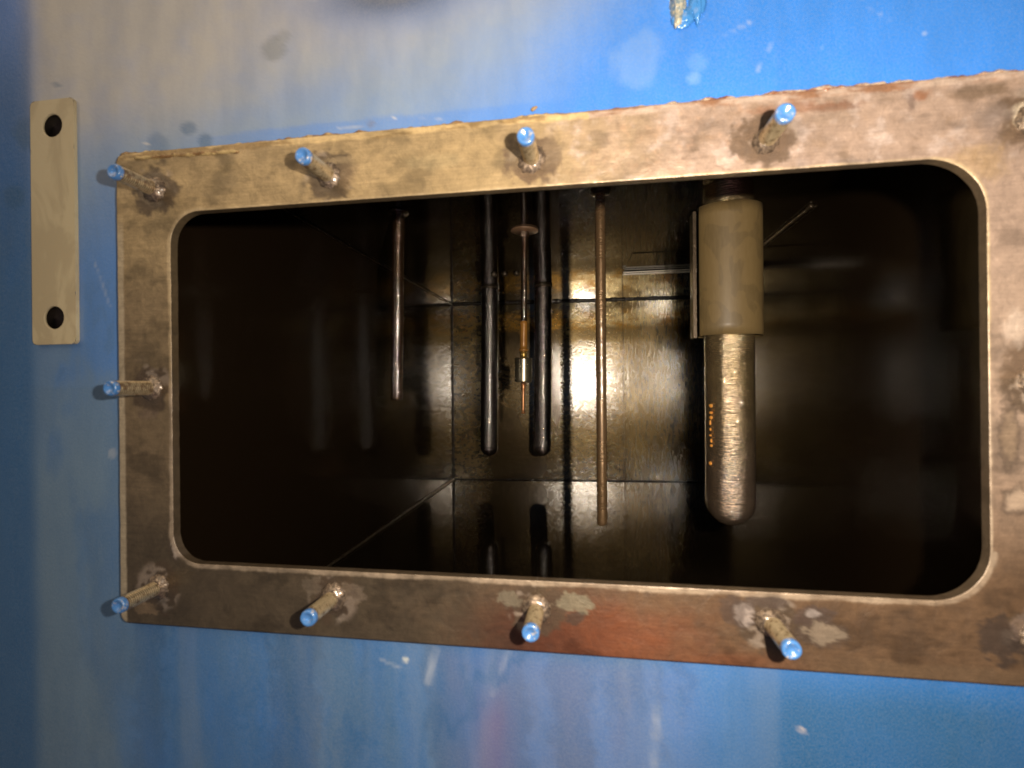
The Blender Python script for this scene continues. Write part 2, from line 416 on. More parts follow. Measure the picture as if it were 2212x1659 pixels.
def paint_at(x, z):
    """colour of the enamel, its grime and painted reflections at a point of the wall"""
    blue = (0.026, 0.18, 0.62)
    deep = (0.016, 0.105, 0.30)
    n1 = fbm(x * 14, z * 6, 3.1, 5); n2 = fbm(x * 34, z * 9, 8.2, 4); n3 = fbm(x * 60, z * 60, 1.7, 4)
    dull = 0.15
    c = blue
    if z > 0:
        # grey-tan haze upper left: room reflection painted into the colour, fading near the flange
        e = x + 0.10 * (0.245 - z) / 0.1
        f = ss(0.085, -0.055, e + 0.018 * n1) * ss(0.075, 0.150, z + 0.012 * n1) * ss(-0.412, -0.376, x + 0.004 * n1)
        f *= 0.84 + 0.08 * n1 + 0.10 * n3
        haze = lerp((0.23, 0.30, 0.39), (0.42, 0.395, 0.33), ss(0.155, 0.25, z - 0.28 * (x + 0.20) + 0.01 * n1))
        haze = lerp((0.20, 0.29, 0.40), haze, ss(0.14, 0.20, z))
        hole = math.exp(-(((x + 0.122) / 0.060) ** 2 + ((z - 0.250) / 0.022) ** 2) * 1.1)  # dark silhouette mirrored at the top edge, painted into the colour
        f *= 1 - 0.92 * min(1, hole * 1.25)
        if hole > 0.02: c = lerp(c, (0.03, 0.05, 0.09), min(0.9, hole))  # mirrored silhouette painted in dark
        # painted haze thins next to the frame
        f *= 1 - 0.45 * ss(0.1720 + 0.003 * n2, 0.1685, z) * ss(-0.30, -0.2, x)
        c = lerp(c, haze, max(0, min(0.88, f)))
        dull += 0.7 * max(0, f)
    else:
        f = ss(0.02, -0.10, z) * (0.60 + 0.25 * n2 + 0.18 * n1) * ss(0.20, -0.02, x + 0.02 * n2)
        c = lerp(lerp(blue, deep, 0.45), (0.075, 0.145, 0.23), max(0, min(0.75, f)))
        pk = ss(-0.105, -0.075, x + 0.012 * n2) * ss(0.085, 0.03, x + 0.02 * n2) * ss(-0.158, -0.172, z)  # purple-pink reflection and its streak below, painted into the enamel colour
        c = lerp(c, (0.16, 0.17, 0.36), 0.30 * pk * (0.85 + 0.5 * n2))
        p2 = math.exp(-((x + 0.062 + 0.004 * n1) / 0.011) ** 2) * ss(-0.178, -0.21, z)
        c = lerp(c, (0.20, 0.09, 0.22), 0.4 * p2)
        dk = ss(0.03, 0.12, x + 0.01 * n1) * ss(-0.145, -0.185, z) * (0.85 + 0.2 * n1)
        c = lerp(c, (0.012, 0.080, 0.20), max(0, min(1, dk)))
        dull += 0.4 * max(0, f)
    # narrow drip streaks
    st = 0.8 * fbm(x * 55 + 6 * n1, z * 3.5, 5.5, 3)
    c = lerp(c, (0.012, 0.10, 0.28), 0.45 * ss(0.15, 0.75, st) * (0.9 - 0.8 * ss(0.0, 0.14, z)))
    if z < 0.1:
        s2 = fbm(x * 24 + 0.8 * n3 * 0.2, z * 1.6, 12.5, 3)
        c = lerp(c, tuple(v * 0.72 for v in c), 0.7 * ss(0.02, 0.30, s2) * ss(0.1, -0.05, z))
        s3 = fbm(x * 33, z * 2.6, 22.5, 3)
        c = lerp(c, lerp(c, (0.18, 0.24, 0.34), 0.20), ss(0.05, 0.65, s3) * ss(0.1, -0.12, z))
    if x < -0.29:
        n0c = c
        c = lerp(c, (0.13, 0.205, 0.29), 0.45 * ss(0.17, 0.10, z) + 0.35 * ss(0.0, 0.5, n1 + 0.5) * ss(0.17, 0.10, z))
        c = lerp(n0c, c, ss(-0.29, -0.345, x + 0.01 * n1))
        c = lerp(c, (0.012, 0.09, 0.25), ss(-0.385, -0.402, x) * 0.75 * ss(0.3, 0.2, z))
    for (sx_, sz_, r, k, cc) in SPOTS:
        d = math.hypot((x - sx_), (z - sz_)) / r + 0.35 * n3
        c = lerp(c, cc, k * ss(1.0, 0.5, d))
    # grazed scratches
    for (x0, z0, x1, z1, wd, k) in SCR:
        L2 = (x1 - x0) ** 2 + (z1 - z0) ** 2
        t = max(0, min(1, ((x - x0) * (x1 - x0) + (z - z0) * (z1 - z0)) / L2))
        d = math.hypot(x - x0 - t * (x1 - x0), z - z0 - t * (z1 - z0))
        c = lerp(c, (0.42, 0.46, 0.52), k * ss(wd, wd * 0.3, d) * max(0, 0.55 + 0.9 * n3))
    return c, max(0, min(1, dull))

GREY = (0.07, 0.10, 0.13); WHITE = (0.62, 0.60, 0.56); TEAL = (0.012, 0.08, 0.19)
SPOTS = [(-0.205, 0.222, 0.010, 0.55, (0.12, 0.14, 0.15)), (-0.197, 0.230, 0.006, 0.4, (0.13, 0.15, 0.16)),
         (-0.137, 0.167, 0.0028, 0.6, (0.13, 0.15, 0.22)), (-0.122, 0.1695, 0.0011, 0.6, WHITE), (-0.110, 0.1688, 0.0008, 0.6, WHITE),
         (-0.300, 0.168, 0.0013, 0.9, WHITE), (-0.268, 0.176, 0.006, 0.55, TEAL), (-0.290, 0.166, 0.010, 0.35, TEAL), (-0.255, 0.165, 0.006, 0.6, TEAL),
         (-0.372, 0.215, 0.003, 0.6, TEAL), (-0.40, 0.185, 0.014, 0.6, TEAL), (-0.41, 0.14, 0.012, 0.6, TEAL),
         (0.062, 0.185, 0.0075, 0.3, (0.16, 0.33, 0.62)), (0.060, 0.176, 0.005, 0.25, (0.34, 0.50, 0.72)), (0.030, 0.190, 0.02, 0.25, (0.25, 0.38, 0.58)),
         (0.128, 0.186, 0.0012, 0.3, (0.4, 0.5, 0.65)), (0.180, 0.188, 0.0010, 0.4, (0.45, 0.52, 0.6)),
         (0.1145, -0.1955, 0.0022, 0.8, (0.40, 0.36, 0.36)), (-0.118, -0.1735, 0.0024, 0.8, (0.55, 0.58, 0.55)), (-0.330, -0.045, 0.004, 0.45, (0.35, 0.38, 0.42))]
SCR = [(-0.331, 0.058, -0.344, 0.092, 0.0012, 0.4), (0.092, 0.171, 0.105, 0.195, 0.0006, 0.28), (0.078, 0.199, 0.092, 0.2045, 0.0007, 0.3),
       (0.128, 0.215, 0.150, 0.2105, 0.0009, 0.2), (0.152, 0.205, 0.166, 0.195, 0.0009, 0.25), (-0.135, -0.1745, -0.122, -0.1785, 0.0014, 0.5),
       (-0.19, 0.249, -0.14, 0.255, 0.0008, 0.4), (-0.16, 0.166, -0.12, 0.1672, 0.0007, 0.7), (-0.12, 0.1695, -0.09, 0.166, 0.0006, 0.4),
       (-0.098, -0.166, -0.103, -0.186, 0.004, 0.35), (-0.052, -0.163, -0.062, -0.19, 0.003, 0.3), (0.036, -0.19, 0.034, -0.225, 0.004, 0.25)]

def front_panel():
    # hole (4 mm larger than the flange opening) and concentric rings out to the panel's edge
    ccx, hw = (OX0 + OX1) / 2, (OX1 - OX0) / 2 + 0.004
    ns = [260, 150, 260, 150]
    inner = rr(ccx, 0, hw, OZ + 0.004, 0.024, ns, 10)
    X0, X1, Z0, Z1 = -0.62, 0.46, -0.42, 0.42
    outer = rr((X0 + X1) / 2, 0, (X1 - X0) / 2, Z1, 0.03, ns, 10)
    M = 150
    vs, cols, dl, fs = [], [], [], []
    n = len(inner)
    for j in range(M + 1):
        t = (j / M) ** 1.25
        for i in range(n):
            x = inner[i][0] + (outer[i][0] - inner[i][0]) * t
            z = inner[i][1] + (outer[i][1] - inner[i][1]) * t
            bend = max(0.0, -0.3935 - x) * 0.05
            y = bend + 0.0006 * fbm(x * 6, z * 6, 0.3, 2) * ss(0.0, 0.2, t)
            vs.append((x, y, z))
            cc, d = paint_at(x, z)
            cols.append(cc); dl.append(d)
    for j in range(M):
        for i in range(n):
            i2 = (i + 1) % n
            fs.append((j * n + i, j * n + i2, (j + 1) * n + i2, (j + 1) * n + i))
    # thickness: return lip at the hole and a back sheet
    k0 = len(vs)
    for i in range(n): vs.append((inner[i][0], 0.003, inner[i][1])); cols.append((0.05, 0.04, 0.03)); dl.append(0.5)
    for i in range(n): vs.append((outer[i][0], 0.003 + max(0.0, -0.3935 - outer[i][0]) * 0.05, outer[i][1])); cols.append((0.05, 0.04, 0.03)); dl.append(0.5)
    for i in range(n):
        i2 = (i + 1) % n
        fs.append((i, k0 + i, k0 + i2, i2))
        fs.append((k0 + i, k0 + n + i, k0 + n + i2, k0 + i2))
        fs.append((M * n + i, M * n + i2, k0 + n + i2, k0 + n + i))
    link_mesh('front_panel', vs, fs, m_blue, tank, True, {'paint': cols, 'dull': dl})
front_panel()

def sheet(name, corners, mat, nx=2, ny=2, thick=None):
    a, b_, c_, d = [Vector(T(*p)) for p in corners]
    vs, fs = [], []
    for j in range(ny + 1):
        for i in range(nx + 1):
            u, v = i / nx, j / ny
            vs.append(a.lerp(b_, u).lerp(d.lerp(c_, u), v))
    nrm = (b_ - a).cross(d - a).normalized()
    k = len(vs)
    vs += [v - nrm * 0.003 for v in vs[:k]]
    W = nx + 1
    for j in range(ny):
        for i in range(nx):
            q = (j * W + i, j * W + i + 1, (j + 1) * W + i + 1, (j + 1) * W + i)
            fs.append(q); fs.append(tuple(p + k for p in q[::-1]))
    rim = [i for i in range(W)] + [j * W + nx for j in range(1, ny + 1)] + [ny * W + i for i in range(nx - 1, -1, -1)] + [j * W for j in range(ny - 1, 0, -1)]
    for i in range(len(rim)):
        p, q = rim[i], rim[(i + 1) % len(rim)]
        fs.append((q, p, p + k, q + k))
    o = link_mesh(name, vs, fs, mat, tank, False)
    return o
YB0, YB1 = DB + EB * TX0, DB + EB * TX1
y0 = YW + 0.0035
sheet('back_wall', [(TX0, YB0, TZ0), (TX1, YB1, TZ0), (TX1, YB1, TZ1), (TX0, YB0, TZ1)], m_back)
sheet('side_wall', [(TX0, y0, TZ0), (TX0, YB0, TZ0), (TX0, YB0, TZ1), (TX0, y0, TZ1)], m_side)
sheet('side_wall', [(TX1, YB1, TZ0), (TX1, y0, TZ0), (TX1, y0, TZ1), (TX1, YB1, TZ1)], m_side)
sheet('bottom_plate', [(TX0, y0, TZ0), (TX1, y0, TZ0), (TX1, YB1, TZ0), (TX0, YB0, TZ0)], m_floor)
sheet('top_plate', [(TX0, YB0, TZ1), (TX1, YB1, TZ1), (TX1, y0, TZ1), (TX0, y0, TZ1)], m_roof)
# weld seams along the inner edges
e_ = 0.0022
def seam(a, b_, r=0.0024, mat=m_weldin, sd=0.0): bead('weld_seam', [Vector(T(*p)) for p in dense(a, b_, 0.004)], r, mat, tank, 8, 0.45, 150, sd)
seam((TX0 + e_, 0.33, TZ0 + e_), (TX0 + e_, YB0 - 0.002, TZ0 + e_), 0.0024, m_weldin, 1)
seam((TX1 - e_, 0.715, TZ1 - e_), (TX1 - e_, YB1 - 0.002, TZ1 - e_), 0.0026, m_weldin, 2)
seam((TX0 + e_, 0.33, TZ1 - e_), (TX0 + e_, YB0 - 0.002, TZ1 - e_), 0.0012, m_dark, 3)
seam((TX0, YB0 - 0.001, TZ1 - 0.001), (TX1, YB1 - 0.001, TZ1 - 0.001), 0.0045, m_dark, 4)
seam((TX0, YB0 - 0.001, TZ0 + 0.001), (TX1, YB1 - 0.001, TZ0 + 0.001), 0.0022, m_dark, 5)
seam((TX0 + 0.001, YB0 - 0.001, TZ0), (TX0 + 0.001, YB0 - 0.001, TZ1), 0.0032, m_dark, 6)
seam((0.088, DB + 0.0034, TZ0 + 0.004), (0.088, DB + 0.0034, TZ1 - 0.004), 0.0009, m_weldin, 7)
# angle bar under the roof
def angle_bar():
    x0, x1 = 0.068, TX1 - 0.001
    prof = [(0.925, TZ1 - 0.0004), (0.925, TZ1 - 0.0014), (1.0652, TZ1 - 0.0014), (1.0652, TZ1 - 0.0085), (1.067, TZ1 - 0.0085), (1.067, TZ1 - 0.0004)]
    vs = [T(x0 + (0.007 if p[0] < 1 else 0), p[0], p[1]) for p in prof] + [T(x1, p[0], p[1]) for p in prof]
    n = len(prof)
    fs = [(i, (i + 1) % n, n + (i + 1) % n, n + i) for i in range(n)] + [tuple(range(n))[::-1], tuple(range(n, 2 * n))]
    o = link_mesh('angle_bar', vs, fs, m_roof, tank, False)
    bm = bmesh.new(); bm.from_mesh(o.data); bmesh.ops.recalc_face_normals(bm, faces=bm.faces)
    bmesh.ops.bevel(bm, geom=bm.edges[:], offset=0.0003, segments=1, affect='EDGES'); bm.to_mesh(o.data); bm.free()
angle_bar()
m_glint, h, b = new_mat('bar_glint_paint')
setp(h, b, color=(0.92, 0.84, 0.74), metallic=0.0, rough=0.3, coat=1.0, coatr=0.15, coatior=1.8)  # pale colour stands in for the highlight along the bar's edge
bead('bar_glint', [Vector(T(0.066 + i * 0.004, 1.0645, TZ1 - 0.0082)) for i in range(56)], 0.0019, m_glint, tank, 12, 0.05, 60, 1)
bead('bar_glint', [Vector(T(0.067 + i * 0.004, 1.0645, TZ1 - 0.0040)) for i in range(56)], 0.0015, m_glint, tank, 12, 0.05, 60, 2)
for x in (-0.199, -0.176, -0.151):
    o = lathe('plug_weld', [(0.0002, -0.006), (0.004, -0.0055), (0.0065, -0.003), (0.007, 0.0)], m_weldin, tank, 'Z', 16, 0.25, 60, x)
    o.location = T(x, 1.045, TZ1)

# ------------------------------------------------------------------ the flange with its studs
flange = thing('access_flange', 'bare brown steel flange with rounded opening and blue-tipped studs on the blue tank', 'flange', (0, YF, 0))
SX = [-0.2890, -0.1630, -0.0336, 0.0970, 0.2262]
STUDS = [(x, 0.1335) for x in SX] + [(x, -0.1338) for x in SX] + [(-0.2930, 0.0), (0.2262, 0.0)]

def sd_rr(x, z, cx, hw, hh, r):
    qx, qz = abs(x - cx) - hw + r, abs(z) - hh + r
    return math.hypot(max(qx, 0), max(qz, 0)) + min(max(qx, qz), 0) - r
ICX, IHW = (OX0 + OX1) / 2, (OX1 - OX0) / 2
FCX, FHW = (FX0 + FX1) / 2, (FX1 - FX0) / 2
# worn or stained patches: x, z, rx, rz, colour, strength
PATCH = [(-0.2745, -0.1045, 0.0045, 0.0085, (0.52, 0.43, 0.36), 0.95),
         (-0.050, -0.1285, 0.008, 0.005, (0.24, 0.20, 0.14), 0.9), (-0.0115, -0.1290, 0.011, 0.0055, (0.26, 0.22, 0.15), 0.95),
         (-0.012, -0.1375, 0.006, 0.004, (0.08, 0.06, 0.045), 0.7), (0.083, -0.1295, 0.005, 0.007, (0.45, 0.38, 0.34), 0.9),
         (0.079, -0.1285, 0.008, 0.009, (0.09, 0.065, 0.055), 0.55), (0.117, -0.1285, 0.010, 0.006, (0.10, 0.07, 0.06), 0.7),
         (0.1185, -0.1275, 0.004, 0.002, (0.42, 0.36, 0.33), 0.8), (0.1235, -0.1385, 0.009, 0.006, (0.33, 0.26, 0.19), 0.8),
         (0.097, -0.1225, 0.012, 0.004, (0.11, 0.08, 0.065), 0.8), (0.142, -0.1305, 0.0035, 0.003, (0.14, 0.085, 0.05), 0.8),
         (0.209, -0.1350, 0.010, 0.013, (0.07, 0.05, 0.04), 0.85), (0.221, -0.128, 0.008, 0.008, (0.24, 0.18, 0.15), 0.6),
         (0.218, -0.063, 0.006, 0.006, (0.50, 0.38, 0.28), 0.85), (0.221, 0.1365, 0.004, 0.006, (0.70, 0.60, 0.45), 0.95),
         (0.209, 0.137, 0.010, 0.006, (0.19, 0.15, 0.13), 0.75), (0.207, 0.128, 0.005, 0.008, (0.20, 0.155, 0.135), 0.6),
         (0.200, 0.150, 0.016, 0.004, (0.10, 0.065, 0.035), 0.8), (0.175, 0.1515, 0.005, 0.003, (0.24, 0.08, 0.02), 0.9),
         (0.170, 0.148, 0.002, 0.006, (0.12, 0.08, 0.07), 0.8), (0.133, 0.149, 0.014, 0.0028, (0.14, 0.05, 0.02), 0.85),
         (0.110, 0.1505, 0.020, 0.003, (0.24, 0.11, 0.06), 0.7), (0.132, 0.143, 0.012, 0.005, (0.26, 0.19, 0.14), 0.6),
         (0.200, 0.1130, 0.014, 0.010, (0.38, 0.26, 0.13), 0.6), (0.117, 0.119, 0.003, 0.005, (0.28, 0.20, 0.16), 0.7),
         (0.140, 0.1185, 0.010, 0.0016, (0.18, 0.14, 0.12), 0.7), (-0.042, 0.1385, 0.0075, 0.0075, (0.20, 0.15, 0.085), 0.85),
         (-0.022, 0.1385, 0.0060, 0.0085, (0.22, 0.16, 0.10), 0.85), (-0.095, 0.137, 0.018, 0.005, (0.34, 0.27, 0.15), 0.6),
         (-0.112, 0.146, 0.014, 0.003, (0.32, 0.24, 0.13), 0.6), (-0.181, 0.128, 0.0030, 0.0050, (0.13, 0.10, 0.06), 0.6),
         (-0.1500, 0.134, 0.007, 0.008, (0.24, 0.17, 0.10), 0.6), (-0.156, 0.143, 0.010, 0.0022, (0.42, 0.32, 0.18), 0.5),
         (-0.150, -0.1315, 0.008, 0.007, (0.27, 0.21, 0.16), 0.55), (-0.177, -0.128, 0.008, 0.006, (0.24, 0.19, 0.14), 0.5),
         (0.2175, 0.028, 0.006, 0.010, (0.60, 0.50, 0.42), 0.5), (0.214, -0.030, 0.004, 0.014, (0.36, 0.26, 0.17), 0.5),
         (-0.301, 0.019, 0.006, 0.003, (0.16, 0.12, 0.08), 0.5), (-0.296, -0.018, 0.008, 0.0035, (0.17, 0.12, 0.09), 0.6),
         (-0.300, -0.1490, 0.010, 0.005, (0.34, 0.24, 0.15), 0.6)]

def steel_at(x, z):
    cl = lambda v: max(-1.0, min(1.0, v * 0.75))
    n1 = cl(fbm(x * 45, z * 45, 2.2, 5)); n2 = cl(fbm(x * 120, z * 120, 7.7, 5)); n0 = fbm(x * 12, z * 12, 4.4, 3)
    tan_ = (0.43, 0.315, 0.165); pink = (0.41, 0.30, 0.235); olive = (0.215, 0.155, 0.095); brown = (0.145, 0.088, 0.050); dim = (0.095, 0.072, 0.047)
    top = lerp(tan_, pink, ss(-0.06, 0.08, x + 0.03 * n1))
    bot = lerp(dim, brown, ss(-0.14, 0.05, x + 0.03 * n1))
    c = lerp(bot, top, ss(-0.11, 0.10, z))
    if x < -0.27: c = lerp(c, olive, 0.6 * ss(0.11, 0.05, abs(z)))
    if x > 0.18: c = lerp(c, (0.44, 0.33, 0.25), 0.6 * ss(-0.12, -0.02, z) * ss(0.12, 0.0, z))
    wet = 0.35 + 0.3 * n0
    k = 0.80 * (1 + 0.20 * n1 + 0.10 * n2)
    c = tuple(v * k for v in c)
    # coppery speckle on the upper right stretch
    sp = 0.5 * ss(0.0, 1.0, fbm(x * 220, z * 220, 1.1, 4)) * ss(-0.03, 0.03, x) * ss(0.13, 0.09, x) * ss(0.11, 0.13, z)
    c = lerp(c, (0.56, 0.34, 0.22), 0.7 * sp)
    pf = cl(fbm(x * 75, z * 75, 31.0, 5)) * ss(-0.05, 0.0, x) * ss(0.105, 0.115, z)
    c = lerp(c, (0.50, 0.41, 0.37), 0.55 * ss(0.05, 0.55, pf)); c = lerp(c, (0.22, 0.15, 0.10), 0.6 * ss(-0.12, -0.6, pf))
    # ragged rusty band along the upper edge
    eb = ss(0.1540 + 0.0020 * n1 + 0.0012 * n2, 0.1562 + 0.002 * n1, z) * ss(0.149, 0.151, z)
    if eb > 0:
        rb = fbm(x * 38, z * 160, 6.6, 5)
        ec = lerp((0.30, 0.20, 0.085), (0.60, 0.44, 0.22), ss(-0.25, 0.25, rb)) if x < 0.0 else lerp((0.25, 0.12, 0.06), (0.48, 0.37, 0.30), ss(-0.4, 0.5, rb))
        c = lerp(c, ec, 0.85 * eb)
    # reddish brown tint along the foot
    foot_red = ss(-0.10, -0.035, x + 0.015 * n1) * ss(0.095, 0.005, x + 0.02 * n1) * ss(-0.115, -0.146, z + 0.005 * n1 + 0.12 * max(0, abs(x + 0.01) - 0.02) * 0.5)
    foot_red = max(foot_red, 0.55 * ss(0.02, 0.06, x) * ss(0.13, 0.07, x) * ss(-0.148, -0.156, z))
    c = lerp(c, lerp((0.070, 0.021, 0.012), (0.20, 0.060, 0.024), ss(-0.05, 0.035, x)), 0.8 * foot_red)
    # darker band of oil along the bottom edge on the right
    c = lerp(c, (0.13, 0.085, 0.05), 0.6 * ss(0.10, 0.17, x) * ss(-0.149 + 0.002 * n1, -0.153, z))
    # oily smears of low contrast
    sm = cl(fbm(x * 22 + 9, z * 40, 5.9, 4)); c = lerp(c, tuple(v * 0.55 for v in c), 0.75 * ss(0.10, 0.45, sm))
    # stud scorch marks: pale ring inside a dark one, broken up by noise
    for (sx_, sz_) in STUDS:
        dx_, dz_ = x - sx_, z - sz_
        if abs(dx_) < 0.03 and abs(dz_) < 0.03:
            d = math.hypot(dx_, dz_)
            a1 = fbm(x * 95 + sx_ * 50, z * 95, 9.0, 5)
            dark = ss(0.0180 + 0.006 * a1, 0.0135 + 0.006 * a1, d)
            c = lerp(c, (0.075, 0.052, 0.034) if z < 0 or x < -0.1 else (0.12, 0.08, 0.052), dark * 0.88)
            pale = ss(0.25, 0.45, fbm(x * 70 + 3, z * 70, sx_ * 40, 3)) * ss(0.019, 0.014, d) * ss(0.007, 0.009, d)
            c = lerp(c, (0.38, 0.31, 0.25), 0.45 * pale)
            wet = max(wet, 1.0 * ss(0.016, 0.009, d))
    for (px, pz, rx, rz, cc, k) in PATCH:
        if abs(x - px) < rx * 2 and abs(z - pz) < rz * 2:
            nA = max(-1.2, min(1.2, fbm(x * 210 + px * 99, z * 210, pz * 77, 5)))
            soft = 1.0 if z < -0.1 else 0.0
            d = math.hypot((x - px) / rx, (z - pz) / rz) + 0.25 * n1 + 0.42 * nA
            if sum(cc) > 0.75 and z < 0: c = lerp(c, (0.07, 0.05, 0.038), 0.65 * ss(1.55, 1.15, d))
            if z < -0.09: cc = tuple(v * 0.68 for v in cc)
            c = lerp(c, cc, k * (0.75 + 0.25 * soft) * ss(1.08 + 0.25 * (1 - soft), 0.86 - 0.35 * (1 - soft), d))
    # bright worn line at the lip of the opening
    di = sd_rr(x, z, ICX, IHW, OZ, 0.021 if x < 0 else 0.0285)
    wd = (0.0036 if z < -0.09 else (0.0026 if x < -0.25 else 0.0013)) * (1 + 0.5 * n1)
    if z < -0.05 or x < -0.25 or x > 0.17 or z > 0.09:
        c = lerp(c, (0.42, 0.33, 0.24) if z < 0 else (0.52, 0.40, 0.24), 0.7 * ss(wd, wd * 0.55, di) * (0.55 + 0.45 * ss(-0.3, 0.2, n1)))
    # paler margin on the left outer edge
    if x < -0.305: c = lerp(c, (0.50, 0.42, 0.30), 0.65 * ss(-0.3125 + 0.0006 * n2, -0.3140, x) * ss(0.12, 0.10, z))
    return c, max(0, min(1, wet))

def flange_plate():
    ns = [420, 240, 420, 240]
    inner = rr(ICX, 0, IHW, OZ, (0.029, 0.021, 0.020, 0.028), ns, 36)
    outer = rr(FCX, 0, FHW, FZ, 0.006, ns, 36)
    n = len(inner); M = 50
    vs, cols, wt, fs = [], [], [], []
    def push(x, y, z, dark=False):
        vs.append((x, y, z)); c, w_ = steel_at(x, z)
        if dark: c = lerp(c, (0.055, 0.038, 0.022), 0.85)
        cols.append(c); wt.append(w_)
    ringsY = []
    # inner side wall, from the back to the front edge, then rounded lip, face, outer lip, outer side
    rings = [('i', 0.0, 0.0060, True), ('i', 0.0, 0.0030, True), ('i', 0.0, 0.0007, True), ('i', 0.0, 0.00025, True), ('i', 0.0002, 0.00004, False), ('i', 0.0005, 0.0, False)]
    for kind, off, y, dk in rings:
        for i in range(n):
            ix, iz = inner[i]; ox, oz = outer[i]
            L = math.hypot(ox - ix, oz - iz)
            push(ix + (ox - ix) / L * off, y + (0.0002 * fbm(ix * 200, iz * 200, 1, 3)), iz + (oz - iz) / L * off, dk)
    for j in range(M + 1):
        for i in range(n):
            ix, iz = inner[i]; ox, oz = outer[i]
            L = math.hypot(ox - ix, oz - iz)
            t = (0.0012 + (L - 0.002) * j / M) / L
            x, z = ix + (ox - ix) * t, iz + (oz - iz) * t
            push(x, 0.00022 * fbm(x * 60, z * 60, 0, 4), z)
    for off, y in ((0.0002, 0.0006), (0.0, 0.0014), (0.0, 0.0062)):
        for i in range(n):
            ix, iz = inner[i]; ox, oz = outer[i]
            L = math.hypot(ox - ix, oz - iz)
            push(ox - (ox - ix) / L * off, y, oz - (oz - iz) / L * off)
    tot = len(vs) // n
    for j in range(tot - 1):
        for i in range(n):
            i2 = (i + 1) % n
            fs.append((j * n + i, j * n + i2, (j + 1) * n + i2, (j + 1) * n + i))
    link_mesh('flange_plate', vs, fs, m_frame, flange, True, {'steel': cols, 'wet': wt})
flange_plate()

# weld bead on the upper and right outer edges, thin one on the left
def edge_bead(a, b_, r, sd):
    pts = []
    for p in dense(a, b_, 0.0010):
        k = fbm(p.x * 30 + sd, p.z * 30, 0, 3)
        pts.append((p.x + 0.0006 * math.sin(p.x * 900 + 3 * k), p.y + 0.0006 * k, p.z + 0.0009 * k))
    bead('weld_bead', pts, r, m_bead, flange, 10, 0.75, 90, sd)
edge_bead((FX0 + 0.004, 0.0030, FZ - 0.0004), (0.05, 0.0030, FZ - 0.0003), 0.0017, 1)
edge_bead((0.05, 0.0030, FZ - 0.0003), (FX1 - 0.003, 0.0030, FZ - 0.0001), 0.0020, 2)
edge_bead((FX1, 0.003, FZ - 0.004), (FX1, 0.003, -FZ + 0.004), 0.003, 3)
# dried drip lying along the top left edge
bead('weld_run', [(x_, -0.0002 + 0.0001 * math.sin(x_ * 700), 0.1553 - (x_ + 0.30) * 0.018 + 0.0005 * fbm(x_ * 90, 0, 0, 3)) for x_ in [-0.303 + 0.001 * i for i in range(78)]],
     0.0011, m_bead, flange, 8, 0.6, 300, 5)

# --- one stud, copied round the flange
def make_stud():
    pr = [(0.0042, 0.0015)]
    y = -0.002
    pitch = 0.0014
    while y > -0.0260:
        pr += [(0.0041, y), (0.0042, y - pitch * 0.15), (0.0048, y - pitch * 0.5), (0.0048, y - pitch * 0.62)]
        y -= pitch
    pr += [(0.0044, -0.0276)]
    s = lathe('stud', pr, m_stud, flange, 'Y', 32, 0.02, 200, 0.3)
    t = lathe('painted_tip', [(0.0047, -0.0266), (0.0049, -0.0270), (0.0048, -0.0279), (0.0048, -0.0288), (0.0046, -0.0297), (0.0040, -0.0301), (0.0031, -0.0299), (0.0018, -0.0288), (0.0002, -0.0283)],
              m_tip, s, 'Y', 32, 0.03, 200, 1.3)
    c_ = lathe('weld_collar', [(0.0088, 0.0012), (0.0084, -0.0006), (0.0070, -0.0020), (0.0058, -0.0034), (0.0047, -0.0040)], m_collar, s, 'Y', 36, 0.16, 90, 2.3)
    return s
stud0 = make_stud()
parts0 = list(stud0.children)
for i, (x, z) in enumerate(STUDS):
    if i == 0: s = stud0
    else:
        s = stud0.copy(); sc.collection.objects.link(s)
        for ch in parts0:
            q = ch.copy(); sc.collection.objects.link(q); q.parent = s
            q.rotation_euler = (0, random.uniform(0, 6.28), 0)
            if q.name.startswith('weld_collar'): q.scale = (random.uniform(0.8, 1.10), random.uniform(0.7, 1.2), random.uniform(0.85, 1.1))
    s.parent = flange
    s.location = (x, 0, z)
    s.rotation_euler = (random.uniform(-0.012, 0.012), random.uniform(0, 6.28), random.uniform(-0.012, 0.012))

